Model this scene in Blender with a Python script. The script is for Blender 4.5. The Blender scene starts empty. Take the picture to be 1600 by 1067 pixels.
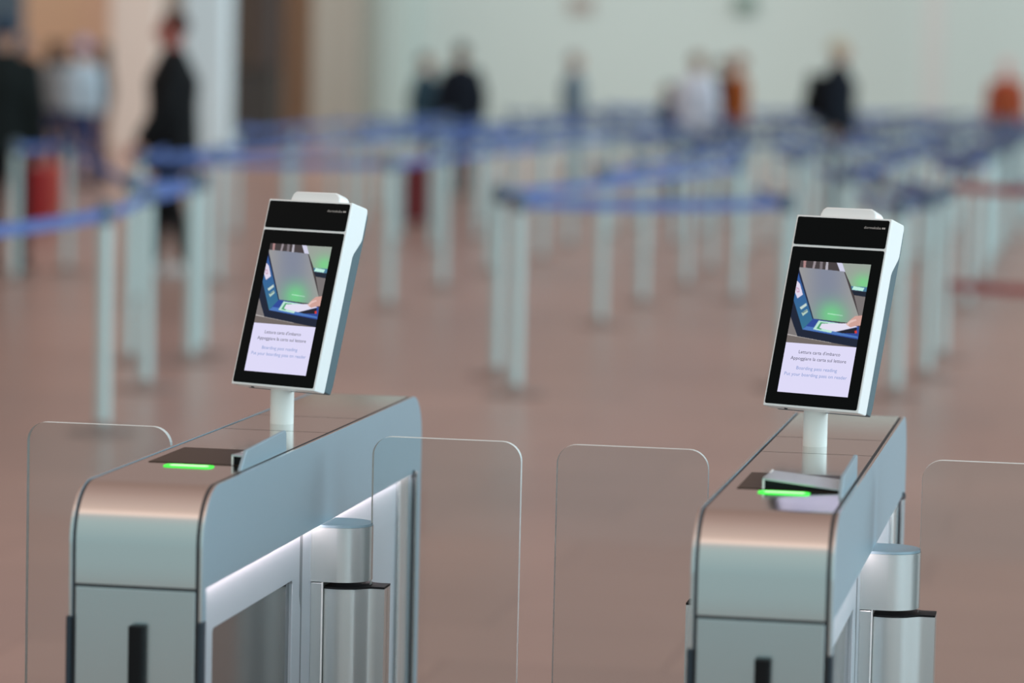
import bpy, bmesh, math, random
from mathutils import Vector, Matrix
random.seed(7)
C = bpy.context.scene.collection
sc = bpy.context.scene
PI = math.pi

# ------------------------------------------------------------------ camera frame (1600x1067 reference frame)
F, YAW, PITCH, ROLL, CH = 5285.0, .17961, .083354, .022385, 1.65
cy, sy, cp, sp = math.cos(YAW), math.sin(YAW), math.cos(PITCH), math.sin(PITCH)
FW = Vector((-sy * cp, cy * cp, -sp))
R0 = Vector((cy, sy, 0)); U0 = R0.cross(FW)
RT = R0 * math.cos(ROLL) + U0 * math.sin(ROLL)
UP = -R0 * math.sin(ROLL) + U0 * math.cos(ROLL)

def at(px, py, Y):
    "point of the place that stands at distance Y along the hall"
    q = FW * F + RT * (px - 800) - UP * (py - 533.5)
    return Vector((0, 0, CH)) + q * (Y / q.y)

def fl(px, py):
    "point on the floor"
    q = FW * F + RT * (px - 800) - UP * (py - 533.5)
    p = Vector((0, 0, CH)) + q * (-CH / q.z)
    return Vector((round(p.x, 2), round(p.y, 2), 0))

def lin(c):
    return tuple(((v / 255) / 12.92 if v / 255 <= .04045 else (((v / 255) + .055) / 1.055) ** 2.4) for v in c)

# ------------------------------------------------------------------ materials
def mat(name, rgb, rough=.5, metal=0., spec=.5, var=0., scale=8., stretch=(1, 1, 1), bump=0., emit=None, es=0., srgb=True, coat=0.):
    m = bpy.data.materials.new(name); m.use_nodes = True
    nt = m.node_tree; b = nt.nodes['Principled BSDF']
    col = lin(rgb) if srgb else rgb
    b.inputs['Base Color'].default_value = (*col, 1)
    b.inputs['Roughness'].default_value = rough
    b.inputs['Metallic'].default_value = metal
    b.inputs['Specular IOR Level'].default_value = spec
    b.inputs['Coat Weight'].default_value = coat
    if emit:
        b.inputs['Emission Color'].default_value = (*lin(emit), 1); b.inputs['Emission Strength'].default_value = es
    if var or bump:
        tc = nt.nodes.new('ShaderNodeTexCoord'); mp = nt.nodes.new('ShaderNodeMapping')
        mp.inputs['Scale'].default_value = stretch
        n = nt.nodes.new('ShaderNodeTexNoise'); n.inputs['Scale'].default_value = scale; n.inputs['Detail'].default_value = 4
        nt.links.new(tc.outputs['Object'], mp.inputs[0]); nt.links.new(mp.outputs[0], n.inputs['Vector'])
        if var:
            mx = nt.nodes.new('ShaderNodeMix'); mx.data_type = 'RGBA'
            mx.inputs[6].default_value = (*[v * (1 - var) for v in col], 1)
            mx.inputs[7].default_value = (*[min(1, v * (1 + var)) for v in col], 1)
            nt.links.new(n.outputs['Fac'], mx.inputs[0]); nt.links.new(mx.outputs[2], b.inputs['Base Color'])
        if bump:
            bp = nt.nodes.new('ShaderNodeBump'); bp.inputs['Strength'].default_value = bump; bp.inputs['Distance'].default_value = .001
            nt.links.new(n.outputs['Fac'], bp.inputs['Height']); nt.links.new(bp.outputs[0], b.inputs['Normal'])
    return m

M = {}
M['top'] = mat('brushed_steel_top', (211, 209, 206), .14, 1., var=.05, scale=30, stretch=(30, .6, 30))
M['plate'] = mat('anodised_plate', (160, 184, 196), .42, .45, var=.02, scale=20, stretch=(1, 1, 30))
M['front'] = mat('brushed_steel_front', (200, 210, 211), .26, 1., var=.04, scale=25, stretch=(.6, 30, 30))
M['gap'] = mat('dark_joint', (62, 64, 68), .7, .2, var=.05)
M['white_panel'] = mat('pale_lacquer_panel', (196, 203, 210), .42, .25, var=.02)
M['alu'] = mat('satin_aluminium', (208, 213, 212), .27, .62, var=.03, scale=25, stretch=(1, 1, .1))
M['black'] = mat('black_plastic', (18, 19, 21), .6, spec=.2, var=.1)
M['navy_rubber'] = mat('dark_rubber_strip', (38, 50, 60), .6, var=.1)
M['smoke'] = mat('smoked_mirror_panel', (128, 132, 133), .12, .8, var=.03)
M['reader'] = mat('dark_reader_glass', (52, 38, 28), .35, 0, spec=.12, var=.1)
M['case'] = mat('white_terminal_case', (248, 247, 246), .35, var=.015, coat=.2)
M['back'] = mat('slate_back_cover', (84, 104, 112), .5, var=.04)
M['blackglass'] = mat('black_glass', (5, 4, 4), .12, 0, spec=.08, var=.2)
M['pole_white'] = mat('white_painted_pole', (250, 248, 242), .35, var=.015)
M['led'] = mat('white_led_strip', (255, 250, 248), .5, emit=(255, 232, 234), es=13.0, var=.01)
M['green'] = mat('green_light_rim', (60, 220, 70), .4, emit=(45, 225, 55), es=1.0, var=.01)
M['green_core'] = mat('green_light_core', (190, 255, 180), .4, emit=(176, 255, 165), es=1.15, var=.01)
M['steel'] = mat('post_steel', (192, 207, 205), .4, .3, var=.04, scale=14, stretch=(1, 1, .05))
M['steel_base'] = mat('post_base_steel', (150, 138, 134), .3, .6, var=.04)  # floor's warm reflection is put into this steel's colour
M['head'] = mat('post_head', (96, 108, 120), .5, .3, var=.05)
M['belt'] = mat('blue_belt', (84, 108, 168), .7, var=.08, scale=40)
M['belt_dark'] = mat('dark_slate_belt', (66, 84, 112), .7, var=.08, scale=40)
M['belt_red'] = mat('red_belt', (158, 52, 56), .7, var=.08, scale=40)

def glass_mat(name, tint, refl):
    m = bpy.data.materials.new(name); m.use_nodes = True; nt = m.node_tree; nt.nodes.clear()
    o = nt.nodes.new('ShaderNodeOutputMaterial'); t = nt.nodes.new('ShaderNodeBsdfTransparent'); t.inputs[0].default_value = (*tint, 1)
    g = nt.nodes.new('ShaderNodeBsdfGlossy'); g.inputs['Roughness'].default_value = .03
    lw = nt.nodes.new('ShaderNodeFresnel'); lw.inputs[0].default_value = 1.4
    ma = nt.nodes.new('ShaderNodeMath'); ma.operation = 'MULTIPLY'; ma.inputs[1].default_value = refl
    mx = nt.nodes.new('ShaderNodeMixShader')
    nt.links.new(lw.outputs[0], ma.inputs[0]); nt.links.new(ma.outputs[0], mx.inputs[0])
    nt.links.new(t.outputs[0], mx.inputs[1]); nt.links.new(g.outputs[0], mx.inputs[2]); nt.links.new(mx.outputs[0], o.inputs[0])
    return m
M['glass'] = glass_mat('clear_glass', (.935, .955, .955), 1.0)
M['edge'] = mat('polished_glass_edge', (236, 244, 242), .35, 0, spec=.8, var=.02)

# ------------------------------------------------------------------ mesh helpers
def link(name, bm, m, parent=None, smooth=False, bevel=0., seg=2):
    bmesh.ops.recalc_face_normals(bm, faces=bm.faces)
    me = bpy.data.meshes.new(name); bm.to_mesh(me); bm.free()
    for x in (m if isinstance(m, (list, tuple)) else [m]): me.materials.append(x)
    o = bpy.data.objects.new(name, me); C.objects.link(o)
    if parent: o.parent = parent
    if smooth:
        for p in me.polygons: p.use_smooth = True
        try: me.set_sharp_from_angle(angle=math.radians(38))
        except Exception: pass
    if bevel:
        b = o.modifiers.new('bevel', 'BEVEL'); b.width = bevel; b.segments = seg; b.limit_method = 'ANGLE'; b.angle_limit = math.radians(35)
    return o

def box(x0, x1, y0, y1, z0, z1, bm=None):
    bm = bm or bmesh.new()
    v = [bm.verts.new((x, y, z)) for x in (x0, x1) for y in (y0, y1) for z in (z0, z1)]
    for f in ((0, 1, 3, 2), (4, 6, 7, 5), (0, 4, 5, 1), (2, 3, 7, 6), (0, 2, 6, 4), (1, 5, 7, 3)): bm.faces.new([v[i] for i in f])
    return bm

def prism(pts, a0, a1, axis, bm=None):
    "extrude a 2D outline: axis x -> pts are (y,z); axis y -> (x,z); axis z -> (x,y)"
    bm = bm or bmesh.new()
    f = {'x': lambda p, a: (a, p[0], p[1]), 'y': lambda p, a: (p[0], a, p[1]), 'z': lambda p, a: (p[0], p[1], a)}[axis]
    A = [bm.verts.new(f(p, a0)) for p in pts]; B = [bm.verts.new(f(p, a1)) for p in pts]
    bm.faces.new(A[::-1]); bm.faces.new(B); n = len(pts)
    for i in range(n): bm.faces.new((A[i], A[(i + 1) % n], B[(i + 1) % n], B[i]))
    return bm

def arc(cx_, cy_, r, a0, a1, n=12, ry=None):
    ry = ry or r
    return [(cx_ + r * math.cos(math.radians(a0 + (a1 - a0) * i / n)), cy_ + ry * math.sin(math.radians(a0 + (a1 - a0) * i / n))) for i in range(n + 1)]

def rrect(x0, x1, y0, y1, r, n=6):
    return arc(x1 - r, y1 - r, r, 0, 90, n) + arc(x0 + r, y1 - r, r, 90, 180, n) + arc(x0 + r, y0 + r, r, 180, 270, n) + arc(x1 - r, y0 + r, r, 270, 360, n)

def cyl(x, y, z0, z1, r, n=32, bm=None, r1=None):
    bm = bm or bmesh.new()
    r1 = r if r1 is None else r1
    A = [bm.verts.new((x + r * math.cos(2 * PI * i / n), y + r * math.sin(2 * PI * i / n), z0)) for i in range(n)]
    B = [bm.verts.new((x + r1 * math.cos(2 * PI * i / n), y + r1 * math.sin(2 * PI * i / n), z1)) for i in range(n)]
    bm.faces.new(A[::-1]); bm.faces.new(B)
    for i in range(n): bm.faces.new((A[i], A[(i + 1) % n], B[(i + 1) % n], B[i]))
    return bm

def lathe(prof, n=24, x=0, y=0):
    bm = bmesh.new(); rings = []
    for r, z in prof:
        rings.append([bm.verts.new((x + max(r, 1e-4) * math.cos(2 * PI * i / n), y + max(r, 1e-4) * math.sin(2 * PI * i / n), z)) for i in range(n)])
    for a, b in zip(rings, rings[1:]):
        for i in range(n): bm.faces.new((a[i], a[(i + 1) % n], b[(i + 1) % n], b[i]))
    bm.faces.new(rings[0][::-1]); bm.faces.new(rings[-1])
    return bm

def empty(name, loc=(0, 0, 0), rz=0, label=None, cat=None, group=None):
    o = bpy.data.objects.new(name, None); C.objects.link(o); o.location = loc; o.rotation_euler = (0, 0, rz); o.empty_display_size = .1
    if label: o['label'] = label
    if cat: o['category'] = cat
    if group: o['group'] = group
    return o

def structure(name, bm, m, **k):
    o = link(name, bm, m, **k); o['kind'] = 'structure'; return o

def copy_tree(o, parent=None):
    c = o.copy(); C.objects.link(c); c.parent = parent
    for ch in list(o.children): copy_tree(ch, c)
    return c

# ------------------------------------------------------------------ boarding gate
ZT = .99; YF = 4.90; YB = 6.50; RR = .088
def top_outline(y0, y1, zlow, fr=True, bk=True, z=ZT, r=RR, grow=0.):
    pts = []
    a, b = y0 - (grow if fr else 0), y1 + (grow if bk else 0); z = z + grow
    pts.append((a, zlow))
    if fr: pts += [(p[0], p[1]) for p in arc(a + r, z - r, r, 180, 90, 14)]
    else: pts.append((a, z))
    if bk: pts += [(p[0], p[1]) for p in arc(b - r, z - r, r, 90, 0, 14)]
    else: pts.append((b, z))
    pts.append((b, zlow))
    return pts

def clamp_outline(s):
    n = 16; x0, x1 = .1095, .212
    front = []
    for i in range(n + 1):
        t = i / n; x = x0 + (x1 - x0) * t
        if t < .45: h = .046 + .004 * math.sin(PI * t / .45)
        elif t < .8: h = .046 + (.024 - .046) * (.5 - .5 * math.cos(PI * (t - .45) / .35))
        else: h = .024
        front.append((s * x, 5.72 - h))
    return front + [(x, 11.44 - y) for x, y in front[::-1]]

def make_gate(name, cx_, label, lid):
    g = empty(name, (cx_, 0, 0), 0, label, 'airport gate', 'silver boarding gates')
    W = .0945
    # lower body
    link('body_core', box(-.077, .077, YF + .028, YB - .028, .03, .895), M['gap'], g)
    for yy in (YF + .003, YB - .029): link('corner_joint', box(-.0998, .0998, yy, yy + .026, .062, .8405), M['gap'], g)
    link('plinth', box(-.098, .098, YF + .03, YB - .03, 0, .06), M['gap'], g, bevel=.003)
    link('front_panel', box(-W, W, YF, YF + .03, .062, .8355), M['front'], g, bevel=.0015)
    link('rear_panel', box(-W, W, YB - .03, YB, .062, .8355), M['front'], g, bevel=.0015)
    link('front_cover', prism(top_outline(YF, 5.739, .8405, bk=False), -W, W, 'x'), M['top'], g, smooth=True)
    link('service_lid', box(-W, W, 5.743, 5.982, .90, ZT), M['top'], g)
    link('rear_cover', prism(top_outline(5.986, YB, .8405, fr=False), -W, W, 'x'), M['top'], g, smooth=True)
    link('joint_liner', prism(top_outline(YF + .0025, YB - .0025, .841, z=ZT - .0018), -.0998, .0998, 'x'), M['gap'], g, smooth=True)
    for s in (-1, 1):
        # side plate: fascia with two slim legs
        out = top_outline(YF, YB, .05, grow=.0005)
        inner = [(YB - .032, .05), (YB - .032, .838), (YF + .024, .838), (YF + .024, .05)]
        pl = link('side_plate', prism(out + inner, s * .100, s * .105, 'x'), [M['plate'], M['top']], g, bevel=.0008)
        for p in pl.data.polygons:
            if abs(p.normal.x) < .7: p.material_index = 1
        link('led_strip', box(min(s * .0885, s * .0972), max(s * .0885, s * .0972), YF + .03, YB - .036, .8345, .8395), M['led'], pl)
        bl = link('bolt', lathe([(.0005, -.004), (.0075, -.003), (.0075, .003), (.004, .006), (.0005, .0065)], 16), M['gap'], pl, smooth=True)
        bl.rotation_euler = (0, s * PI / 2, 0); bl.location = (s * .105, 6.425, .8375)
        link('edge_bumper', box(min(s * .1, s * .1075), max(s * .1, s * .1075), YF - .006, YF + .016, .3, .79), M['navy_rubber'], pl, bevel=.002)
        # recessed panel with an opening
        a = [(YF + .024, .06), (YF + .024, .838), (YB - .032, .838), (YB - .032, .06), (5.54, .06), (5.54, .753), (5.535, .758), (5.035, .758), (5.03, .753), (5.03, .06)]
        rp = link('recessed_panel', prism(a, s * .078, s * .0865, 'x'), M['white_panel'], g, bevel=.0015)
        link('smoked_infill', box(min(s * .0785, s * .0805), max(s * .0785, s * .0805), 5.025, 5.545, .07, .762), M['smoke'], rp)
        gr = [(5.588, .838), (5.588, .725), (5.598, .70), (5.598, .07), (5.604, .07), (5.604, .838)]
        link('cable_slot', prism(gr, s * .0863, s * .0872, 'x'), mslot, rp)
        link('rear_post_trim', box(min(s * .0865, s * .094), max(s * .0865, s * .094), 6.36, 6.44, .07, .8375), M['alu'], rp, bevel=.003)
        # drum housing
        hz = link('hinge_housing', box(min(s * .086, s * .107), max(s * .086, s * .107), 5.6695, 5.7705, .06, .736), M['alu'], g, bevel=.002)
        link('edge_trim', box(min(s * .1065, s * .109), max(s * .1065, s * .109), 5.666, 5.67, .06, .737), M['case'], hz)
        hp = [(s * .08, 5.668), (s * .132, 5.668)] + [(s * x, y) for x, y in arc(.132, 5.72, .052, -90, 90, 20)] + [(s * .08, 5.772)]
        dr = link('hinge_drum', prism(hp, .7375, .8325, 'z'), M['alu'], g, smooth=True)
        hp2 = [(s * .08, 5.669), (s * .132, 5.669)] + [(s * x, y) for x, y in arc(.132, 5.72, .051, -90, 90, 20)] + [(s * .08, 5.771)]
        link('drum_cap', prism(hp2, .8328, .8372, 'z'), M['plate'], dr, smooth=True)
        # swing door: glass leaf held by a clamp
        x0, x1 = .182, .445
        pts = rrect(x0, x1, .12, .9905, .034, 8)
        gb = prism([(s * x, z) for x, z in pts], 5.7135, 5.7275, 'y')
        door = link('swing_door_glass', gb, [M['glass'], M['edge']], g)
        for p in door.data.polygons:
            if abs(p.normal.y) < .7: p.material_index = 1
        ck = link('door_clamp', prism(clamp_outline(s), .1, .7255, 'z'), M['alu'], door, smooth=True)
        link('clamp_cap', prism([(x, 5.72 + (y - 5.72) * 1.02) for x, y in clamp_outline(s)], .7255, .729, 'z'), M['black'], door)
    # handle on the front panel
    hb = prism(rrect(.0065 - .0125, .0065 + .0105, YF - .018, YF + .002, .004, 4), .56, .781, 'z')
    link('pull_handle', hb, M['black'], g, smooth=True, bevel=.001)
    # boarding pass reader on top
    rw = link('reader_window', box(-.077, .076, 5.222, 5.432, ZT - .002, ZT + .0012), M['reader'], g, bevel=.0005)
    li = link('status_light', prism(rrect(-.0395, .0405, 5.168, 5.204, .012, 6), ZT - .002, ZT + .0015, 'z'), M['green'], g)
    link('light_core', prism(rrect(-.030, .033, 5.177, 5.195, .007, 6), ZT, ZT + .0019, 'z'), M['green_core'], li)
    sh = [(5.165, ZT - .002), (5.205, ZT + .028)] + arc(5.46 - .008, ZT + .026, .008, 90, 0, 5) + [(5.462, ZT - .002)]
    link('reader_shield', prism(sh, .0855, .0915, 'x'), M['plate'], g, bevel=.0012)
    if lid == 'open':
        x0, x1, y1 = -.037, .084, 5.36
    else:
        x0, x1, y1 = .061, .084, 5.30
    zl = ZT + .0175; zr = ZT + (.004 if lid == 'open' else .015)
    body = bmesh.new()
    v = [body.verts.new(p) for p in ((x0 + .003, 5.226, ZT), (x1, 5.226, ZT), (x1, 5.226, zr - .001), (x0 + .003, 5.226, zl - .002),
                                     (x0 + .003, y1 - .004, ZT), (x1, y1 - .004, ZT), (x1, y1 - .004, zr - .001), (x0 + .003, y1 - .004, zl - .006))]
    for f in ((0, 1, 2, 3), (4, 7, 6, 5), (0, 3, 7, 4), (1, 5, 6, 2), (3, 2, 6, 7), (0, 4, 5, 1)): body.faces.new([v[i] for i in f])
    rl = link('pass_scanner', body, M['black'], g)
    sh = bmesh.new()
    def quadbox(P, Q):
        a = [sh.verts.new(p) for p in P]; b = [sh.verts.new(p) for p in Q]
        sh.faces.new(a[::-1]); sh.faces.new(b)
        for i in range(4): sh.faces.new((a[i], a[(i + 1) % 4], b[(i + 1) % 4], b[i]))
    quadbox([(x0, 5.222, zl - .002), (x1, 5.222, zr - .001), (x1, y1, zr - .003), (x0, y1, zl - .006)],
            [(x0, 5.222, zl + .0005), (x1, 5.222, zr + .001), (x1, y1, zr - .001), (x0, y1, zl - .003)])
    link('scanner_lid', sh, M['alu'], rl)
    link('scanner_rim', box(x0, x0 + .003, 5.222, y1, ZT, zl - .002), M['case'], rl)
    return g

mslot = mat('grey_slot', (128, 134, 138), .5, .2, var=.03)
make_gate('boarding_gate', -1.462, 'silver boarding gate on the left, its dark reader window almost fully uncovered', 'shut')
make_gate('boarding_gate', -.5095, 'silver boarding gate on the right, a grey lid covering most of its reader window', 'open')

# ------------------------------------------------------------------ screen picture (a coloured grid, one colour per grid point)
def screen_picture():
    # drawing laid out on its own sheet; sheet corners: TL (205,30), TR (710,52), bottom-left (92,626), bottom-right (600,652)
    def inside(p, poly):
        x, y = p; c = False; n = len(poly); j = n - 1
        for i in range(n):
            xi, yi = poly[i]; xj, yj = poly[j]
            if (yi > y) != (yj > y) and x < (xj - xi) * (y - yi) / (yj - yi) + xi: c = not c
            j = i
        return c
    L = [
        ([(0, 0), (900, 0), (900, 900), (0, 900)], (66, 58, 60)),
        ([(60, 560), (110, 568), (640, 660), (640, 700), (60, 700)], (112, 103, 100)),
        ([(80, 564), (110, 566), (420, 622), (420, 628), (108, 574), (80, 572)], (190, 184, 182)),
        ([(300, 30), (318, 30), (300, 100), (285, 100)], (150, 140, 146)),
        ([(345, 30), (366, 30), (360, 100), (340, 100)], (120, 112, 118)),
        ([(225, 30), (245, 30), (238, 90), (222, 90)], (170, 130, 130)),
        ([(390, 30), (405, 30), (400, 105), (380, 105)], (176, 172, 182)),
        ([(465, 40), (508, 45), (530, 108), (488, 104)], (205, 205, 228)),
        ([(505, 45), (720, 50), (690, 222), (568, 212), (525, 110)], 'reader2'),
        ([(566, 212), (692, 218), (680, 252), (572, 240)], (70, 120, 150)),
        ([(585, 212), (662, 224), (650, 246), (572, 236)], (188, 236, 222)),
        ([(570, 244), (690, 254), (690, 292), (588, 276)], (22, 30, 48)),
        ([(588, 278), (690, 292), (660, 440), (622, 430)], (118, 112, 112)),
        ([(125, 425), (172, 580), (80, 562), (80, 420)], (122, 116, 116)),
        ([(120, 425), (126, 425), (176, 580), (168, 580)], (190, 186, 186)),
        ([(110, 400), (150, 318), (212, 530), (618, 598), (618, 660), (170, 582)], (20, 28, 50)),
        ([(188, 78), (516, 105), (618, 425), (545, 480), (290, 452)], 'panel'),
        ([(178, 95), (188, 78), (292, 452), (285, 470)], (24, 34, 66)),
        ([(178, 95), (286, 462), (210, 532), (148, 320), (150, 240)], 'side'),
        ([(150, 175), (172, 178), (180, 182), (196, 200), (216, 278), (176, 306), (150, 240)], (222, 214, 234)),
        ([(168, 224), (188, 232), (192, 262), (172, 262)], (196, 150, 176)),
        ([(174, 232), (184, 238), (186, 254), (176, 256)], (226, 216, 234)),
        ([(192, 372), (240, 340), (244, 358), (202, 388)], (196, 214, 206)),
        ([(204, 412), (246, 384), (252, 404), (214, 434)], (178, 204, 190)),
        ([(210, 408), (246, 390), (248, 394), (212, 416)], (80, 110, 120)),
        ([(290, 452), (622, 505), (618, 600), (210, 532)], (42, 70, 150)),
        ([(210, 532), (240, 508), (300, 516), (612, 578), (612, 590)], (74, 118, 186)),
        ([(330, 466), (480, 484), (418, 554), (288, 530)], (186, 228, 212)),
        ([(344, 478), (400, 484), (345, 532), (312, 524)], (74, 160, 108)),
        ([(352, 488), (540, 484), (612, 508), (452, 546), (334, 520)], (226, 221, 240)),
        ([(452, 546), (606, 512), (606, 556), (500, 556)], (26, 24, 40)),
        ([(590, 538), (606, 534), (608, 554), (592, 556)], (214, 54, 40)),
        ([(528, 490), (560, 458), (594, 430), (660, 422), (650, 496), (600, 502), (560, 512)], (206, 160, 150)),
        ([(528, 490), (560, 462), (600, 452), (604, 462), (560, 480), (540, 502)], (226, 190, 184)),
    ]
    # soft words on the panel
    def colour(p):
        col = (66, 58, 60)
        for poly, c_ in L:
            if inside(p, poly): col = c_
        x, y = p
        if col == 'panel':
            d = math.hypot((x - 425) / 110, (y - 425) / 105); k = math.exp(-d * d * 1.1)
            b = (142 + 14 * math.sin(x * .012), 144 + 10 * math.sin(x * .012), 152)
            g_ = (112, 200, 136)
            if 395 < x < 505 and abs(y - (414 + (x - 395) * .13)) < 4: g_ = (165, 225, 185); k = max(k, .75)
            return tuple(b[i] * (1 - k) + g_[i] * k for i in range(3))
        if col == 'reader2':
            d = math.hypot((x - 655) / 80, (y - 190) / 70); k = math.exp(-d * d * 1.0)
            return tuple((152, 160, 152)[i] * (1 - k) + (122, 204, 138)[i] * k for i in range(3))
        if col == 'side':
            t = min(1, max(0, (y - 100) / 420)); return tuple((48, 84, 158)[i] * (1 - t) + (50, 112, 142)[i] * t for i in range(3))
        return col
    NX, NY = 150, 180          # picture area; the white area below is a further 2 rows
    u0, u1, vt, vs, vb = -.0695, .0695, .2620, .1145, .026
    bm = bmesh.new(); lay = bm.loops.layers.float_color.new('picture') if hasattr(bm.loops.layers, 'float_color') else bm.loops.layers.color.new('picture')
    grid = []; cols = []
    for j in range(NY + 1):
        row = []; cr = []
        for i in range(NX + 1):
            s, t = i / NX, j / NY
            px = (205 * (1 - s) + 710 * s) * (1 - t) + (88 * (1 - s) + 604 * s) * t
            py = (30 * (1 - s) + 52 * s) * (1 - t) + (626 * (1 - s) + 658 * s) * t
            acc = [0, 0, 0]
            for ox, oy in ((-1, -1), (1, -1), (-1, 1), (1, 1)):
                c_ = lin(colour((px + ox, py + oy)))
                for k in range(3): acc[k] += c_[k] / 4
            cr.append((*acc, 1)); row.append(bm.verts.new((u0 + (u1 - u0) * s, 0, vt + (vs - vt) * t)))
        grid.append(row); cols.append(cr)
    for j in range(NY):
        for i in range(NX):
            f = bm.faces.new((grid[j][i], grid[j + 1][i], grid[j + 1][i + 1], grid[j][i + 1]))
            for lp, c_ in zip(f.loops, (cols[j][i], cols[j + 1][i], cols[j + 1][i + 1], cols[j][i + 1])): lp[lay] = c_
    wv = (*lin((221, 217, 246)), 1)
    a = [bm.verts.new(p) for p in ((u0, 0, vs), (u0, 0, vb), (u1, 0, vb), (u1, 0, vs))]
    f = bm.faces.new(a)
    for lp in f.loops: lp[lay] = wv
    me = bpy.data.meshes.new('display'); bm.to_mesh(me); bm.free()
    m = bpy.data.materials.new('display_picture'); m.use_nodes = True; nt = m.node_tree; b = nt.nodes['Principled BSDF']
    at_ = nt.nodes.new('ShaderNodeAttribute'); at_.attribute_name = 'picture'
    b.inputs['Base Color'].default_value = (.01, .01, .01, 1); b.inputs['Roughness'].default_value = .15; b.inputs['Specular IOR Level'].default_value = .1
    nt.links.new(at_.outputs['Color'], b.inputs['Emission Color']); b.inputs['Emission Strength'].default_value = 1.0
    me.materials.append(m)
    return me

def text_mesh(s, width, x, z, m, height=None, align='CENTER', name='screen_text', bold=0.):
    cu = bpy.data.curves.new(name, 'FONT'); cu.body = s; cu.align_x = align; cu.size = 1; cu.resolution_u = 3; cu.offset = bold
    t = bpy.data.objects.new(name, cu); C.objects.link(t)
    dg = bpy.context.evaluated_depsgraph_get(); me = bpy.data.meshes.new_from_object(t.evaluated_get(dg))
    C.objects.unlink(t); bpy.data.objects.remove(t)
    xs = [v.co.x for v in me.vertices]; w = max(xs) - min(xs); mx = (max(xs) + min(xs)) / 2
    k = width / w; ky = (height or k)
    for v in me.vertices: v.co = Vector((x + (v.co.x - mx) * k, 0, z + v.co.y * ky))
    me.materials.clear(); me.materials.append(m)
    return me

def emis(name, c_, s_=1.):
    return mat(name, (2, 2, 2), .6, spec=0, emit=c_, es=s_, var=.01)
m_dark = emis('dark_text', (66, 66, 84)); m_blue = emis('blue_text', (128, 152, 204)); m_logo = emis('logo_text', (150, 146, 142))
pic = screen_picture()

# ------------------------------------------------------------------ face terminal
PSI, TAU = .4184, .2995
def make_terminal(x, y, label):
    t = empty('display_terminal', (x, y, ZT), 0, label, 'display terminal', 'tilted display terminals on the gates')
    W, Hh = .094, .3450
    link('pole', lathe([(.0212, 0.0), (.0212, .115)], 40), M['pole_white'], t, smooth=True)
    # local face frame: X across, Z up the face, Y backwards (front face at Y=0)
    def place(o, par=None):
        o.parent = par or t
        if par is None:
            o.location = (-.006, 5.808 - 5.858, 1.059 - ZT)
            Rv = Vector((math.cos(PSI), -math.sin(PSI), 0)); Bv = Vector((math.sin(PSI), math.cos(PSI), 0))
            Uv = Bv * math.sin(TAU) + Vector((0, 0, math.cos(TAU))); Nv = -(Rv.cross(Uv))
            mt = Matrix((Rv, Nv, Uv)).transposed()
            o.rotation_euler = mt.to_euler()
        return o
    # front shell side outline (y depth, z up face)
    prof = [(0, 0), (.0285, 0.0015), (.031, .004), (.0325, .252), (.0345, .259), (.0485, .284), (.0505, .291), (.0498, .340), (.0480, .3455), (.0445, .3465), (0, .345)]
    shell = place(link('case', prism(prof, -W, W, 'x'), M['case'], None, smooth=True, bevel=.0022, seg=3))
    prof2 = [(.02, .006), (.0515, .004), (.0545, .02), (.0575, .30), (.0565, .333), (.0525, .341), (.02, .338)]
    place(link('back_cover', prism(prof2, -W + .0025, W - .0022, 'x'), M['back'], None, smooth=True, bevel=.002), shell)
    finp = [(-.055, .34), (-.055, .351), (-.0515, .360), (-.0455, .3645)] + [(.043, .3650)] + [(.0500, .3615), (.0545, .356), (.0555, .351), (.0555, .34)]
    place(link('antenna_hood', prism(finp, .012, .043, 'y'), M['case'], None, smooth=True, bevel=.003, seg=3), shell)
    hd = place(link('camera_window', prism(rrect(-.0905, .0905, .2915, .3415, .003, 4), -.0008, .003, 'y'), M['blackglass'], None), shell)
    lw = place(link('screen_glass', prism(rrect(-.0905, .0905, .0045, .2872, .003, 4), -.0008, .003, 'y'), M['blackglass'], None), shell)
    d = bpy.data.objects.new('display', pic); C.objects.link(d); d.parent = shell; d.location = (0, -.0010, 0)
    for s_, w_, z_, m_ in (("Lettura carta d'imbarco", .0815, .0965, m_dark), ('Appoggiare la carta sul lettore', .1095, .0850, m_dark),
                           ('Boarding pass reading', .0800, .0680, m_blue), ('Put your boarding pass on reader', .1230, .0565, m_blue)):
        o = bpy.data.objects.new('screen_text', text_mesh(s_, w_, 0, z_, m_, height=.0086)); C.objects.link(o); o.parent = shell; o.location = (0, -.0013, 0)
    o = bpy.data.objects.new('brand_mark', text_mesh('dormakaba', .033, .0600, .3255, m_logo, height=.0066)); C.objects.link(o); o.parent = shell; o.location = (0, -.0012, 0)
    lb = box(.0785, .0812, -.0014, -.0009, .3258, .3288); box(.0820, .0845, -.0014, -.0009, .3258, .3288, lb)
    link('brand_blocks', lb, m_logo, shell)
    link('underside_screw', cyl(0, 0, -.0006, .001, .003, 16), M['gap'], shell).location = (-.055, .014, 0)
    return t
make_terminal(-1.4795, 5.858, 'white tilted screen terminal on its pole on the left-hand silver gate')
make_terminal(-.5235, 5.858, 'white tilted screen terminal on its pole on the right-hand silver gate')

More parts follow.
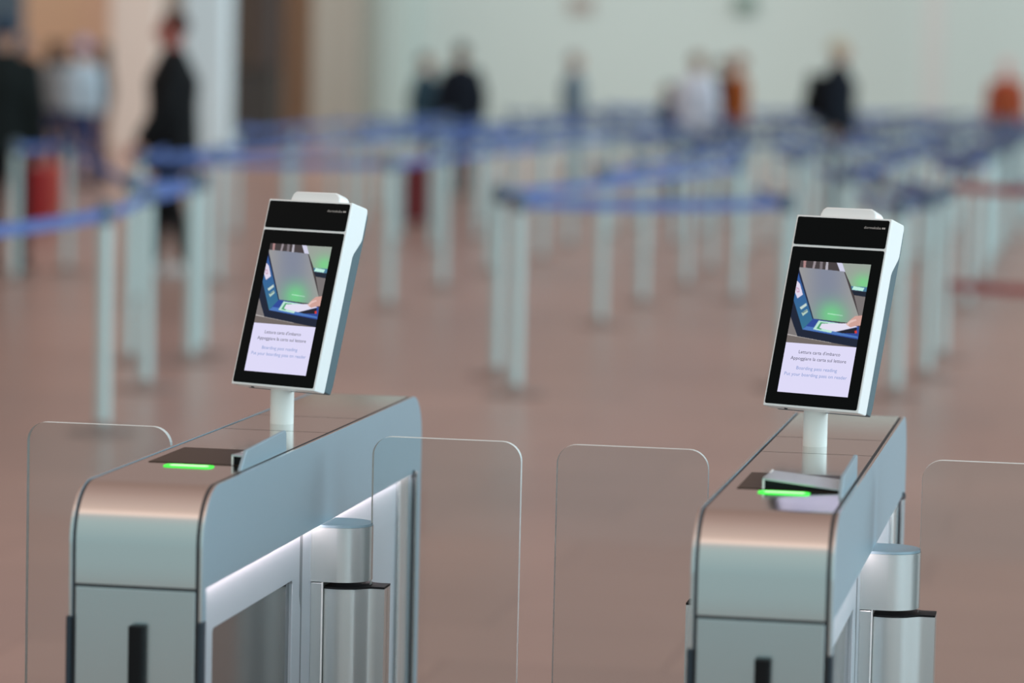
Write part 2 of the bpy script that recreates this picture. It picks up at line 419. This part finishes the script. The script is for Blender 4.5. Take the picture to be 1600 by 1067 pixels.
# ------------------------------------------------------------------ hall
def floor_mat():
    m = mat('pink_stone_floor', (178, 141, 127), .3, 0, spec=.5)
    nt = m.node_tree; b = nt.nodes['Principled BSDF']
    tc = nt.nodes.new('ShaderNodeTexCoord'); n = nt.nodes.new('ShaderNodeTexNoise'); n.inputs['Scale'].default_value = .35; n.inputs['Detail'].default_value = 5
    br = nt.nodes.new('ShaderNodeTexBrick'); br.inputs['Scale'].default_value = 1.; br.offset = .5
    br.inputs['Brick Width'].default_value = 1.2; br.inputs['Row Height'].default_value = .6; br.inputs['Mortar Size'].default_value = .004
    br.inputs['Color1'].default_value = (*lin((169, 139, 128)), 1); br.inputs['Color2'].default_value = (*lin((160, 132, 122)), 1); br.inputs['Mortar'].default_value = (*lin((130, 104, 96)), 1)
    mx = nt.nodes.new('ShaderNodeMix'); mx.data_type = 'RGBA'; mx.blend_type = 'MULTIPLY'; mx.inputs[0].default_value = 1
    rp = nt.nodes.new('ShaderNodeValToRGB'); rp.color_ramp.elements[0].color = (.86, .84, .84, 1); rp.color_ramp.elements[1].color = (1.06, 1.0, .98, 1)
    rp.color_ramp.elements[0].position = .35; rp.color_ramp.elements[1].position = .65
    nt.links.new(tc.outputs['Object'], n.inputs['Vector']); nt.links.new(tc.outputs['Object'], br.inputs['Vector'])
    nt.links.new(n.outputs['Fac'], rp.inputs[0]); nt.links.new(br.outputs['Color'], mx.inputs[6]); nt.links.new(rp.outputs[0], mx.inputs[7])
    nt.links.new(mx.outputs[2], b.inputs['Base Color'])
    return m
structure('floor', box(-40, 30, 0, 70, -.2, 0), floor_mat())

YW = 60.
WALLM = mat('pale_green_grey_wall', (197, 207, 202), .8, var=.03, scale=.3)
def wx(px): return at(px, 60, YW).x
structure('wall_back', box(wx(578), 30, YW, YW + .3, 0, 5), WALLM)
structure('wall_shop', box(-40, wx(578), YW + 3, YW + 3.3, 0, 5), mat('warm_shop_wall', (228, 180, 146), .8, var=.06, scale=.4))
def col(name, p0, p1, Y, rgb, depth=.5, z1=5., z0=0.):
    a, b = at(p0, 60, Y).x, at(p1, 60, Y).x
    return structure(name, box(a, b, Y, Y + depth, z0, z1), mat(name + '_paint', rgb, .75, var=.03, scale=.6), bevel=.01)
col('trim_1', 172, 246, 55, (216, 196, 184))
col('trim_2', 286, 350, 50, (208, 218, 222))
col('trim_3', 352, 373, 57, (78, 66, 58))
col('trim_4', 374, 396, 58, (134, 108, 88))
col('trim_12', 397, 433, 57.5, (76, 66, 62))
col('trim_5', 434, 488, 59, (184, 146, 118))
col('trim_6', 488, 562, 58, (188, 180, 168))
col('trim_7', 562, 582, 57, (140, 140, 130))
col('trim_8', 592, 640, 59.6, (200, 214, 208), .3)
col('trim_9', 1443, 1474, 58, (190, 190, 186))
col('trim_10', 130, 170, 58, (206, 160, 132))
col('trim_11', -40, 24, 58, (78, 92, 104))
col('door_1', 246, 284, 58, (150, 132, 118))
# shop clutter seen between the columns: dark display case
dc = empty('display_cabinet', (at(400, 60, 55).x, 55, 0), 0, 'dark brown cabinet standing in the shop opening behind the queue posts', 'cabinet')
link('carcass', box(-.33, .33, 0, .5, 0, 1.35), mat('dark_cabinet', (52, 46, 42), .5, var=.1), dc, bevel=.01)
link('top_board', box(-.36, .36, -.03, .53, 1.35, 1.40), mat('cabinet_top', (40, 36, 34), .5, var=.1), dc, bevel=.005)
p = at(1165, 6, YW)
fx = empty('wall_fixture', (p.x, YW, p.z), 0, 'dark green-grey rounded fixture high on the pale back wall', 'wall fixture')
link('housing', prism(rrect(-.2, .2, -.16, .16, .1, 6), -.1, 0, 'y'), mat('fixture_green', (120, 140, 130), .6, var=.05), fx)  # unlit block for a blurred dark shape read as a hanging sign
p = at(908, 8, YW)
fx = empty('wall_plaque', (p.x, YW, p.z), 0, 'small brownish grey plaque high on the back wall', 'plaque')
link('board', prism(rrect(-.22, .22, -.15, .15, .03, 4), -.04, 0, 'y'), mat('plaque_brown', (164, 152, 144), .6, var=.05), fx)

# ------------------------------------------------------------------ queue posts
PH = 1.0
def make_post(n_belts=1):
    e = empty('queue_post', (0, 0, 0))
    e['category'] = 'queue post'
    link('base', lathe([(.155, 0), (.158, .004), (.15, .010), (.07, .014), (.05, .028), (.036, .045)], 28), M['steel_base'], e, smooth=True)
    link('pole', lathe([(.032, .05), (.032, .90)], 20), M['steel'], e, smooth=True)
    link('belt_head', lathe([(.033, .90), (.037, .905), (.037, .985), (.034, .995), (.02, 1.0)], 20), M['head'], e, smooth=True)
    return e
proto = make_post()
first = [True]
def post(p, label, group=None):
    if first[0]: o = proto; first[0] = False
    else: o = copy_tree(proto)
    o.location = (p[0], p[1], 0); o['label'] = label
    if group: o['group'] = group
    return o
def belt(a, b, m='belt', z=.945, h=.052):
    "belt drawn out of post a to post b (a part of post a)"
    pa, pb = a.location, b if isinstance(b, Vector) else b.location
    d = Vector((pb[0] - pa[0], pb[1] - pa[1], 0)); L_ = d.length; n = Vector((-d.y, d.x, 0)) / L_ * .0015; u = d / L_
    bm = bmesh.new(); N = 8; A = []
    for i in range(N + 1):
        t = i / N; q = u * (.036 + (L_ - .072) * t); sag = -.012 * 4 * t * (1 - t)
        A.append([bm.verts.new((q.x + s * n.x, q.y + s * n.y, z + sag + k * h / 2)) for s, k in ((-1, -1), (1, -1), (1, 1), (-1, 1))])
    for r, s in zip(A, A[1:]):
        for i in range(4): bm.faces.new((r[i], r[(i + 1) % 4], s[(i + 1) % 4], s[i]))
    bm.faces.new(A[0]); bm.faces.new(A[-1][::-1])
    return link('belt', bm, M[m], a)

# near posts, left cluster
S = 'steel queue post '
pA = post(fl(161, 676), S + 'nearest of all, behind the leftmost glass leaf')
pB = post(fl(227, 608), S + 'second nearest on the left, blue belt from both sides')
pB2 = post(fl(203, 566), S + 'half hidden behind the second nearest post')
pC = post(fl(298, 566), S + 'in the tight pair left of the left screen, left one')
pC2 = post(fl(314, 552), S + 'in the tight pair left of the left screen, right one')
pD = post(fl(105, 424), S + 'just right of the red suitcase near the left edge')
pE = post(fl(22, 440), S + 'at the far left edge beside a dark-clothed person')
pZ = post(fl(-95, 758), S + 'past the left edge, its belt entering the picture')
belt(pZ, pA); belt(pA, pB); belt(pB, pC); belt(pE, pD); belt(pD, pB2); belt(pB2, pC2)
# centre pair and the belt that runs to the right
p8 = post(fl(803, 616), S + 'at the centre belt corner, nearer of two')
p7 = post(fl(776, 588), S + 'at the centre belt corner, farther of two')
p12 = post(fl(1222, 606), S + 'where the long blue belt ends by the right screen')
belt(p8, p12)
p9 = post(fl(1150, 470), S + 'where the slanting blue belt from the centre ends')
belt(p7, p9)
# right cluster with slate and red belts
pR1 = post(fl(1397, 618), S + 'directly right of the right screen, nearest one')
pR2 = post(fl(1447, 590), S + 'second one right of the right screen')
pR3 = post(fl(1470, 562), S + 'at the left end of the two red belts')
pR4 = post(fl(1668, 575), S + 'past the right edge holding the red belts')
belt(pR1, pR3, 'belt_dark'); belt(pR3, pR4, 'belt_red', z=.985); belt(pR3, pR4, 'belt_red', z=.43)
pR5 = post(fl(1368, 520), S + 'mostly hidden by the right screen, slate belt')
belt(pR5, pR2, 'belt_dark')

# rows that run away down the hall
PPL = []
def ppos(px, d):
    "floor point seen at column px, d metres down the hall"
    hy = 75 + px * .0232
    return fl(px, hy + CH * F / d)
for q in ((266, 25.2), (6, 25), (36, 38), (80, 42), (128, 41), (158, 44), (104, 45), (661, 43), (717, 41), (893, 47), (1040, 42), (1085, 41), (1122, 48), (1148, 43), (1304, 38), (1274, 38), (1567, 47), (56, 31), (82, 33), (652, 33), (676, 34.5)):
    PPL.append(ppos(*q))
def row(X, ys, label, group, far=99.):
    prev = None; out = []
    for y in ys:
        q = Vector((X + random.uniform(-.05, .05), y, 0))
        for c_ in PPL:
            if (c_ - q).length < .55: q.x = c_.x + (.6 if q.x > c_.x else -.6)
        p = post(q, label, group)
        if prev is not None and y < far: belt(prev, p)
        out.append(p); prev = p
    return out
def yr(a, n, st=1.95): return [a + i * st for i in range(n)]
SB = 'steel queue post with blue belt in the '
r0 = row(-3.22, yr(20.9, 17), SB + 'long row right of centre', 'row right of centre', 29)
r1 = row(-4.82, yr(21.7, 16), SB + 'long row just left of centre', 'row left of centre', 38)
r2 = row(-6.35, yr(21.4, 16), SB + 'row right of the black-coated walker', 'row beside the black-coated walker', 40)
r3 = row(-7.9, yr(29.5, 12), SB + 'row by the crowd at left', 'row at the left crowd', 40)
r4 = row(-1.75, yr(21.5, 16), SB + 'row beyond the right screen', 'row beyond the right screen', 30)
r5 = row(-1.1, yr(23.5, 16, 1.5), SB + 'row at the right edge', 'row at the right edge', 28)
r6 = row(-2.5, yr(25.5, 19, 1.4), SB + 'far row between centre and right screen', 'far row between centre and right screen', 27)
r7 = row(-5.85, yr(28.3, 12), SB + 'far row above the left screen', 'far row above the left screen', 36)
r8 = row(-4.0, yr(28.5, 12), SB + 'far row at the middle', 'far row at the middle', 30)
r9 = row(-7.1, yr(31, 11), SB + 'far row left of the left screen', 'far row left of the left screen', 38)
def cross(a, b):
    if a is not None and b is not None: belt(a, b)
cross(r1[0], r2[0]); cross(r0[5], r1[5]); cross(r1[4], r2[4]); cross(r2[7], r3[3]); cross(r0[9], r1[9]); cross(r4[5], r0[5]); cross(r4[9], r0[9]); cross(r5[3], r4[4]); cross(r1[7], r2[7])
cross(r5[8], r4[9]); cross(r2[11], r1[11]); cross(r3[7], r2[11]); cross(r2[15], r1[15]); cross(r1[15], r0[16]); cross(r0[16], r4[15]); cross(r5[11], r4[12]); cross(r3[11], r2[15])
cross(r1[13], r0[13]); cross(r3[9], r2[14])

# ------------------------------------------------------------------ people
def loft(bm, path, n=12):
    "path: list of (centre Vector, rx, ry, axis frame (a,b)); closed rounded tube"
    rings = []
    for c_, ra, rb, a, b in path:
        rings.append([bm.verts.new(c_ + a * (ra * math.cos(2 * PI * i / n)) + b * (rb * math.sin(2 * PI * i / n))) for i in range(n)])
    for r, s in zip(rings, rings[1:]):
        for i in range(n): bm.faces.new((r[i], r[(i + 1) % n], s[(i + 1) % n], s[i]))
    bm.faces.new(rings[0][::-1]); bm.faces.new(rings[-1])
def limb(bm, pts, radii, n=10, flat=1.):
    P = [Vector(p) for p in pts]; out = []
    for i, p in enumerate(P):
        d = (P[min(i + 1, len(P) - 1)] - P[max(i - 1, 0)]).normalized()
        a = Vector((1, 0, 0)) - d * d.x
        if a.length < .2: a = Vector((0, 1, 0)) - d * d.y
        a.normalize(); b = d.cross(a)
        out.append((p, radii[i], radii[i] * flat, a, b))
    e0, e1 = out[0], out[-1]
    d0 = (P[0] - P[1]).normalized(); d1 = (P[-1] - P[-2]).normalized()
    out = [(P[0] + d0 * radii[0] * .6, radii[0] * .6, radii[0] * .6 * flat, e0[3], e0[4])] + out + [(P[-1] + d1 * radii[-1] * .6, radii[-1] * .6, radii[-1] * .6 * flat, e1[3], e1[4])]
    loft(bm, out, n)
X_, Y_, Z_ = Vector((1, 0, 0)), Vector((0, 1, 0)), Vector((0, 0, 1))
def remesh(o, v, smooth=4):
    r = o.modifiers.new('fuse', 'REMESH'); r.mode = 'VOXEL'; r.voxel_size = v; r.use_smooth_shade = True
    s = o.modifiers.new('soften', 'SMOOTH'); s.factor = .5; s.iterations = smooth
    return o
pm = {}
def cm(rgb, name='cloth'):
    k = (name, rgb)
    if k not in pm: pm[k] = mat('%s_%d' % (name, len(pm)), rgb, .85, spec=.2, var=.07, scale=12)
    return pm[k]
def person(pos, H, face, label, jacket, trousers, hair, shoes=(40, 38, 38), skin=(186, 142, 120), coat=.0, stride=.12, arm=(.06, .04), longhair=False, bulk=1., hat=None, vest=None):
    "figure facing -Y locally, turned by face; H body height"
    k = H / 1.75
    e = empty('person', pos, face, label, 'person')
    V = lambda x, y, z: Vector((x * k, y * k, z * k))
    hips = [(-.09, -stride, .09), (.09, stride, .09)]
    def leg_pts(s, y):
        return [V(s * .085, 0, .92), V(s * .095, y * .35 - .03, .50), V(s * .10, y * 1.1, .09)]
    def arm_pts(s, sw, bend):
        return [V(s * .175, 0, 1.42), V(s * .235, sw * .4 + .02, 1.14), V(s * .235, sw - bend, .90)]
    # body: one fused surface
    bm = bmesh.new()
    tor = [(.90, .14, .105, 0), (1.0, .15, .105, 0), (1.12, .135, .095, .0), (1.28, .165, .11, -.005), (1.40, .175, .10, 0), (1.46, .10, .075, .01), (1.50, .052, .055, .01), (1.56, .05, .055, -.005)]
    loft(bm, [(V(0, y, z), a * k, b * k, X_, Y_) for z, a, b, y in tor], 16)
    hd = [(1.525, .03, .04, -.03), (1.545, .05, .07, -.025), (1.58, .062, .086, -.018), (1.63, .073, .094, -.01), (1.68, .075, .096, -.006), (1.72, .062, .08, 0), (1.745, .035, .045, 0)]
    loft(bm, [(V(0, y, z), a * k, b * k, X_, Y_) for z, a, b, y in hd], 16)
    limb(bm, [V(0, -.10, 1.655), V(0, -.122, 1.615), V(0, -.105, 1.605)], [.009 * k, .014 * k, .010 * k], 8)     # nose
    limb(bm, [V(-.02, -.098, 1.575), V(.02, -.098, 1.575)], [.008 * k, .008 * k], 8)                           # mouth
    for s in (-1, 1): limb(bm, [V(s * .076, .0, 1.655), V(s * .078, .004, 1.61)], [.013 * k, .009 * k], 8)    # ears
    for s, y in ((-1, -stride), (1, stride)):
        P = leg_pts(s, y); limb(bm, P, [.078 * k, .052 * k, .036 * k], 12)
        limb(bm, [P[2] + V(0, .02, -.045), P[2] + V(0, -.16, -.055)], [.035 * k, .03 * k], 8)
    for s, sw in ((-1, arm[0]), (1, -arm[0])):
        P = arm_pts(s, sw, arm[1]); limb(bm, P, [.05 * k, .038 * k, .026 * k], 10)
        w = P[2]; d = (P[2] - P[1]).normalized()
        limb(bm, [w, w + d * .05 * k, w + d * .085 * k], [.024 * k, .034 * k, .032 * k], 8, .5)
        for i, (oy, ln) in enumerate(((-.03, .062), (-.010, .074), (.011, .070), (.031, .054))):
            b0 = w + d * .085 * k + V(0, oy, 0)
            limb(bm, [b0, b0 + d * ln * .55 * k + V(-s * .004, 0, 0), b0 + d * ln * k + V(-s * .016, -.004, 0)], [.0095 * k, .009 * k, .0075 * k], 6)
        t0 = w + d * .03 * k + V(0, -.028, 0)
        limb(bm, [t0, t0 + d * .03 * k + V(0, -.022, 0), t0 + d * .06 * k + V(0, -.03, 0)], [.011 * k, .0105 * k, .008 * k], 6)
    remesh(link('body', bm, cm(skin, 'skin'), e), .009, 2)
    for s in (-1, 1):
        eb = bmesh.new(); bmesh.ops.create_uvsphere(eb, u_segments=10, v_segments=8, radius=.0115 * k)
        o = link('eye', eb, cm((60, 50, 46), 'eye'), e, smooth=True); o.location = V(s * .031, -.087, 1.645)
    # trousers
    bm = bmesh.new()
    loft(bm, [(V(0, 0, z), a * k, b * k, X_, Y_) for z, a, b in ((.84, .12, .10), (.90, .162, .122), (1.0, .158, .118), (1.04, .15, .11))], 16)
    for s, y in ((-1, -stride), (1, stride)):
        P = leg_pts(s, y); P[2] = P[2] + V(0, 0, .01); limb(bm, P, [.098 * k, .074 * k, .062 * k], 12)
    remesh(link('trousers', bm, cm(trousers), e), .016)
    # jacket
    bm = bmesh.new()
    q = bulk
    low = .90 - coat
    tj = [(low, .165 * q + coat * .12, .13 * q + coat * .1), (.98, .172 * q, .135 * q), (1.14, .165 * q, .13 * q), (1.30, .185 * q, .14 * q), (1.42, .185, .122), (1.475, .12, .092), (1.515, .068, .072)]
    loft(bm, [(V(0, .003, z), a * k, b * k, X_, Y_) for z, a, b in tj], 18)
    for s, sw in ((-1, arm[0]), (1, -arm[0])):
        P = arm_pts(s, sw, arm[1]); limb(bm, P, [.072 * k, .062 * q * k, .046 * q * k], 12)
    jk = remesh(link('jacket', bm, cm(jacket), e), .016)
    if vest:
        bm = bmesh.new()
        loft(bm, [(V(0, .003, z), a * k, b * k, X_, Y_) for z, a, b in ((.98, .19, .155), (1.14, .185, .15), (1.30, .2, .16), (1.40, .19, .14), (1.44, .15, .12))], 18)
        link('vest', bm, cm(vest), e, smooth=True)
    for s, y in ((-1, -stride), (1, stride)):
        P = leg_pts(s, y)[2]
        bm = bmesh.new()
        prof = [(-.19, .0, .03), (-.16, .042, .05), (-.08, .048, .075), (.0, .045, .11), (.06, .04, .10), (.085, .03, .05)]
        rings = []
        for yy, hw, ht in prof:
            hw = max(hw, .02)
            rings.append([bm.verts.new(V(P.x / k + dx * hw, P.y / k + yy, max(z_, 0) * ht)) for dx, z_ in ((-1, 0), (-1, .5), (-.5, 1), (.5, 1), (1, .5), (1, 0))])
        for a_, b_ in zip(rings, rings[1:]):
            for i in range(6): bm.faces.new((a_[i], a_[(i + 1) % 6], b_[(i + 1) % 6], b_[i]))
        bm.faces.new(rings[0]); bm.faces.new(rings[-1][::-1])
        link('shoe', bm, cm(shoes, 'shoe'), e, smooth=True, bevel=.004)
    # hair
    bm = bmesh.new()
    hz = [(1.62, .080, .070, .035), (1.66, .086, .092, .02), (1.70, .084, .097, .012), (1.735, .068, .08, .006), (1.76, .035, .045, .004)]
    if longhair: hz = [(1.44, .07, .045, .07), (1.52, .088, .06, .055)] + hz
    loft(bm, [(V(0, y, z), a * k, b * k, X_, Y_) for z, a, b, y in hz], 16)
    remesh(link('hair', bm, cm(hair, 'hair'), e), .012, 3)
    if hat:
        bm = bmesh.new()
        loft(bm, [(V(0, .006, z), a * k, a * 1.15 * k, X_, Y_) for z, a in ((1.665, .093), (1.71, .095), (1.75, .08), (1.785, .05), (1.80, .02))], 18)
        link('knit_hat', bm, cm(hat), e, smooth=True)
    return e

LEFT, RIGHT, AWAY = -PI / 2, PI / 2, PI
person(ppos(266, 25.2), 1.93, LEFT + .3, 'tall person in a black coat and black trousers walking on the left', (16, 16, 18), (14, 14, 16), (70, 40, 34), shoes=(190, 186, 184), skin=(170, 100, 90), coat=.22, stride=.10, bulk=1.3, arm=(.16, .04))
person(ppos(6, 25.0), 1.88, AWAY, 'person in near-black clothes cut by the left edge of the picture', (20, 26, 26), (16, 20, 28), (44, 58, 74), coat=.1, bulk=1.15, stride=.04)
person(ppos(36, 38), 1.76, RIGHT, 'person in an olive green jacket in the crowd at the left', (62, 76, 62), (26, 38, 66), (64, 74, 96), stride=.04, bulk=1.1)
person(ppos(80, 42), 1.74, AWAY + .4, 'dark-haired person in a grey-brown jacket in the crowd at the left', (132, 124, 122), (40, 44, 74), (46, 32, 26), longhair=True, stride=.04, bulk=1.05)
person(ppos(128, 41), 1.74, AWAY - .3, 'person in a pale ice-blue jacket and lilac hat in the crowd at the left', (186, 200, 212), (60, 68, 106), (50, 44, 60), hat=(168, 152, 184), stride=.05, bulk=1.3)
person(ppos(158, 44), 1.72, LEFT, 'dark-haired person in a black-brown top at the right end of the left crowd', (56, 44, 42), (84, 60, 58), (28, 22, 24), longhair=True, stride=.08, bulk=.85)
person(ppos(104, 45), 1.76, 0.2, 'person in a black top hidden behind the pale blue jacket', (26, 26, 30), (40, 40, 60), (24, 22, 26), stride=.04, bulk=.9)
person(ppos(661, 43), 1.68, RIGHT - .3, 'person in a charcoal jacket left of the taller dark figure', (40, 58, 68), (40, 40, 48), (60, 46, 44), stride=.05, bulk=1.25)
person(ppos(717, 41), 1.82, AWAY + .5, 'tall person in a very dark navy coat standing left of centre', (16, 20, 30), (20, 28, 50), (44, 30, 28), coat=.2, bulk=1.32, stride=.04)
person(ppos(893, 47), 1.74, RIGHT, 'distant person in blue-grey clothes before the pale back wall', (100, 112, 122), (100, 116, 138), (120, 106, 104), stride=.06, bulk=1.3)
person(ppos(1040, 42), 1.38, LEFT, 'child in a navy jacket beside the white-jacketed person', (34, 48, 78), (36, 50, 90), (52, 60, 70), stride=.04, bulk=1.2)
person(ppos(1085, 41), 1.76, AWAY - .4, 'brown-haired person in a white jacket right of centre', (208, 210, 222), (50, 86, 134), (118, 72, 42), coat=.08, bulk=1.5, stride=.05)
person(ppos(1122, 48), 1.72, AWAY, 'person in black between the white jacket and the orange jacket', (26, 20, 24), (30, 40, 66), (60, 48, 46), bulk=.9, stride=.04)
person(ppos(1148, 43), 1.76, LEFT + .4, 'person in a rust orange jacket right of centre', (158, 82, 34), (40, 48, 70), (132, 66, 34), bulk=1.05, stride=.05)
person(ppos(1304, 38), 1.94, RIGHT, 'tall blond person in a dark navy coat above the right screen', (18, 24, 34), (30, 44, 80), (196, 184, 156), skin=(196, 160, 140), coat=.1, bulk=1.4, stride=.04)
person(ppos(1567, 47), 1.78, .2, 'person in a rust red vest near the right edge', (172, 70, 50), (80, 100, 120), (210, 170, 164), vest=(160, 76, 46), bulk=.85, skin=(214, 170, 164), stride=.04)

def suitcase(pos, w, h, rgb, label, rz=0):
    e = empty('suitcase', pos, rz, label, 'suitcase')
    m = mat('case_shell_%d' % len(pm) if False else 'case_shell', rgb, .4, var=.06)
    link('shell', prism(rrect(-w / 2, w / 2, .05, h, .03, 5), -.12, .12, 'y'), m, e, smooth=True, bevel=.02, seg=3)
    for sx in (-1, 1):
        for s in (-1, 1):
            o = link('wheel', cyl(0, 0, -.012, .012, .025, 16), M['black'], e); o.rotation_euler = (0, PI / 2, 0); o.location = (sx * w * .38, s * .085, .025)
    hb = box(-.08, -.07, -.006, .006, h - .01, h + .30); box(.07, .08, -.006, .006, h - .01, h + .30, hb); box(-.08, .08, -.008, .008, h + .29, h + .315, hb)
    link('handle', hb, M['gap'], e)
    return e
suitcase(ppos(56, 31), .30, .58, (150, 6, 6), 'bright red suitcase on the floor by the left crowd')
suitcase(ppos(82, 33), .22, .55, (196, 84, 66), 'faded coral suitcase just right of the bright red one', .3)
suitcase(ppos(652, 33), .26, .62, (110, 30, 34), 'dark red suitcase left of the pair in dark clothes')
suitcase(ppos(676, 34.5), .26, .68, (158, 74, 86), 'dusty pink suitcase in front of the pair in dark clothes', .2)
# backpack worn by the tall blond person
bp_ = ppos(1274, 38)
e = empty('backpack', (bp_.x, bp_.y, 1.08), RIGHT, 'big black backpack on the back of the tall blond person', 'backpack', None)
bm = prism(rrect(-.16, .16, 0, .48, .07, 6), -.13, .13, 'y')
link('bag', bm, cm((14, 14, 16)), e, smooth=True, bevel=.03, seg=3)
link('front_pocket', prism(rrect(-.12, .12, .04, .26, .04, 5), .11, .17, 'y'), cm((20, 20, 24)), e, smooth=True, bevel=.015)

# ------------------------------------------------------------------ light
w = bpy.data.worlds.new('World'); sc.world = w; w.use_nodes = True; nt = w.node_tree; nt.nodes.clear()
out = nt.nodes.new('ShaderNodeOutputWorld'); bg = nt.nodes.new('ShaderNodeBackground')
tc = nt.nodes.new('ShaderNodeTexCoord'); sep = nt.nodes.new('ShaderNodeSeparateXYZ'); nt.links.new(tc.outputs['Generated'], sep.inputs[0])
def mth(op, a, b=None):
    n = nt.nodes.new('ShaderNodeMath'); n.operation = op
    for i, v in enumerate((a, b)):
        if v is None: continue
        if isinstance(v, (int, float)): n.inputs[i].default_value = v
        else: nt.links.new(v, n.inputs[i])
    return n.outputs[0]
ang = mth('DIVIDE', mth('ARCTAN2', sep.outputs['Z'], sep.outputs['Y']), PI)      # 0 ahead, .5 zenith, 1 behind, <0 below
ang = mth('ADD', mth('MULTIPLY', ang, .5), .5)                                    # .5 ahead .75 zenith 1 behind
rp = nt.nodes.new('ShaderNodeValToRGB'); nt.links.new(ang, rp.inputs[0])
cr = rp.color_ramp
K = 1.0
stops = [(0.0, (.41, .57, .60)), (.25, (.30, .36, .37)), (.48, (.30, .24, .22)), (.52, (.34, .25, .225)), (.62, (.41, .28, .24)), (.70, (.56, .40, .35)), (.78, (.76, .58, .51)), (.82, (.90, .69, .60)), (.846, (1.38, 1.08, .95)), (.866, (.62, .68, .68)), (.90, (.52, .67, .68)), (1.0, (.41, .57, .60))]  # invented surroundings by direction, bands shaped for the reflections in the gate metal
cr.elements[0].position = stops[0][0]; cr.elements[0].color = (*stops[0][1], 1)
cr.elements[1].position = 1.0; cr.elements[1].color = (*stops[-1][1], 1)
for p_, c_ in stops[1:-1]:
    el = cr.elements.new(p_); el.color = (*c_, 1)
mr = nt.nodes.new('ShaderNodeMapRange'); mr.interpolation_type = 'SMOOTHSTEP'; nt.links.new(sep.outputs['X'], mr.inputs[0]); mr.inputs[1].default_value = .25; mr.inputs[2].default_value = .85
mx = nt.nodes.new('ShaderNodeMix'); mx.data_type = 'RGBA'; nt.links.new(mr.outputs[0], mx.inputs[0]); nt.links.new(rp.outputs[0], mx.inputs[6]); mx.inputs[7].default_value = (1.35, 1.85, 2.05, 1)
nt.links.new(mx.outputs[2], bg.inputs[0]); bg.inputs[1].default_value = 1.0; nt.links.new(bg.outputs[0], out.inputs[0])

def area(name, loc, rot, sx, sy, power, col_=(1, 1, 1)):
    l = bpy.data.lights.new(name, 'AREA'); l.shape = 'RECTANGLE'; l.size = sx; l.size_y = sy; l.energy = power; l.color = col_
    o = bpy.data.objects.new(name, l); C.objects.link(o); o.location = loc; o.rotation_euler = rot; return o
area('far_hall_fill', (-6, 50, 9), (math.radians(20), 0, 0), 24, 6, 900, (1, .98, .95))  # added fill over the far hall; no such lamp is seen
area('skylight_window', (14, 14, 6), (0, math.radians(70), 0), 6, 16, 700, (.82, .94, 1))

# ------------------------------------------------------------------ camera
cam = bpy.data.cameras.new('Camera'); co = bpy.data.objects.new('Camera', cam); C.objects.link(co); sc.camera = co
cam.sensor_width = 36; cam.lens = F * 36 / 1600; cam.clip_end = 300
mt = Matrix((RT, UP, -FW)).transposed().to_4x4(); mt.translation = Vector((0, 0, CH)); co.matrix_world = mt
cam.dof.use_dof = True; cam.dof.focus_distance = 5.82; cam.dof.aperture_fstop = 2.15; cam.dof.aperture_blades = 9

sc.view_settings.view_transform = 'Standard'; sc.view_settings.look = 'None'; sc.view_settings.gamma = 1; sc.view_settings.exposure = 0
sc.view_settings.use_curve_mapping = False
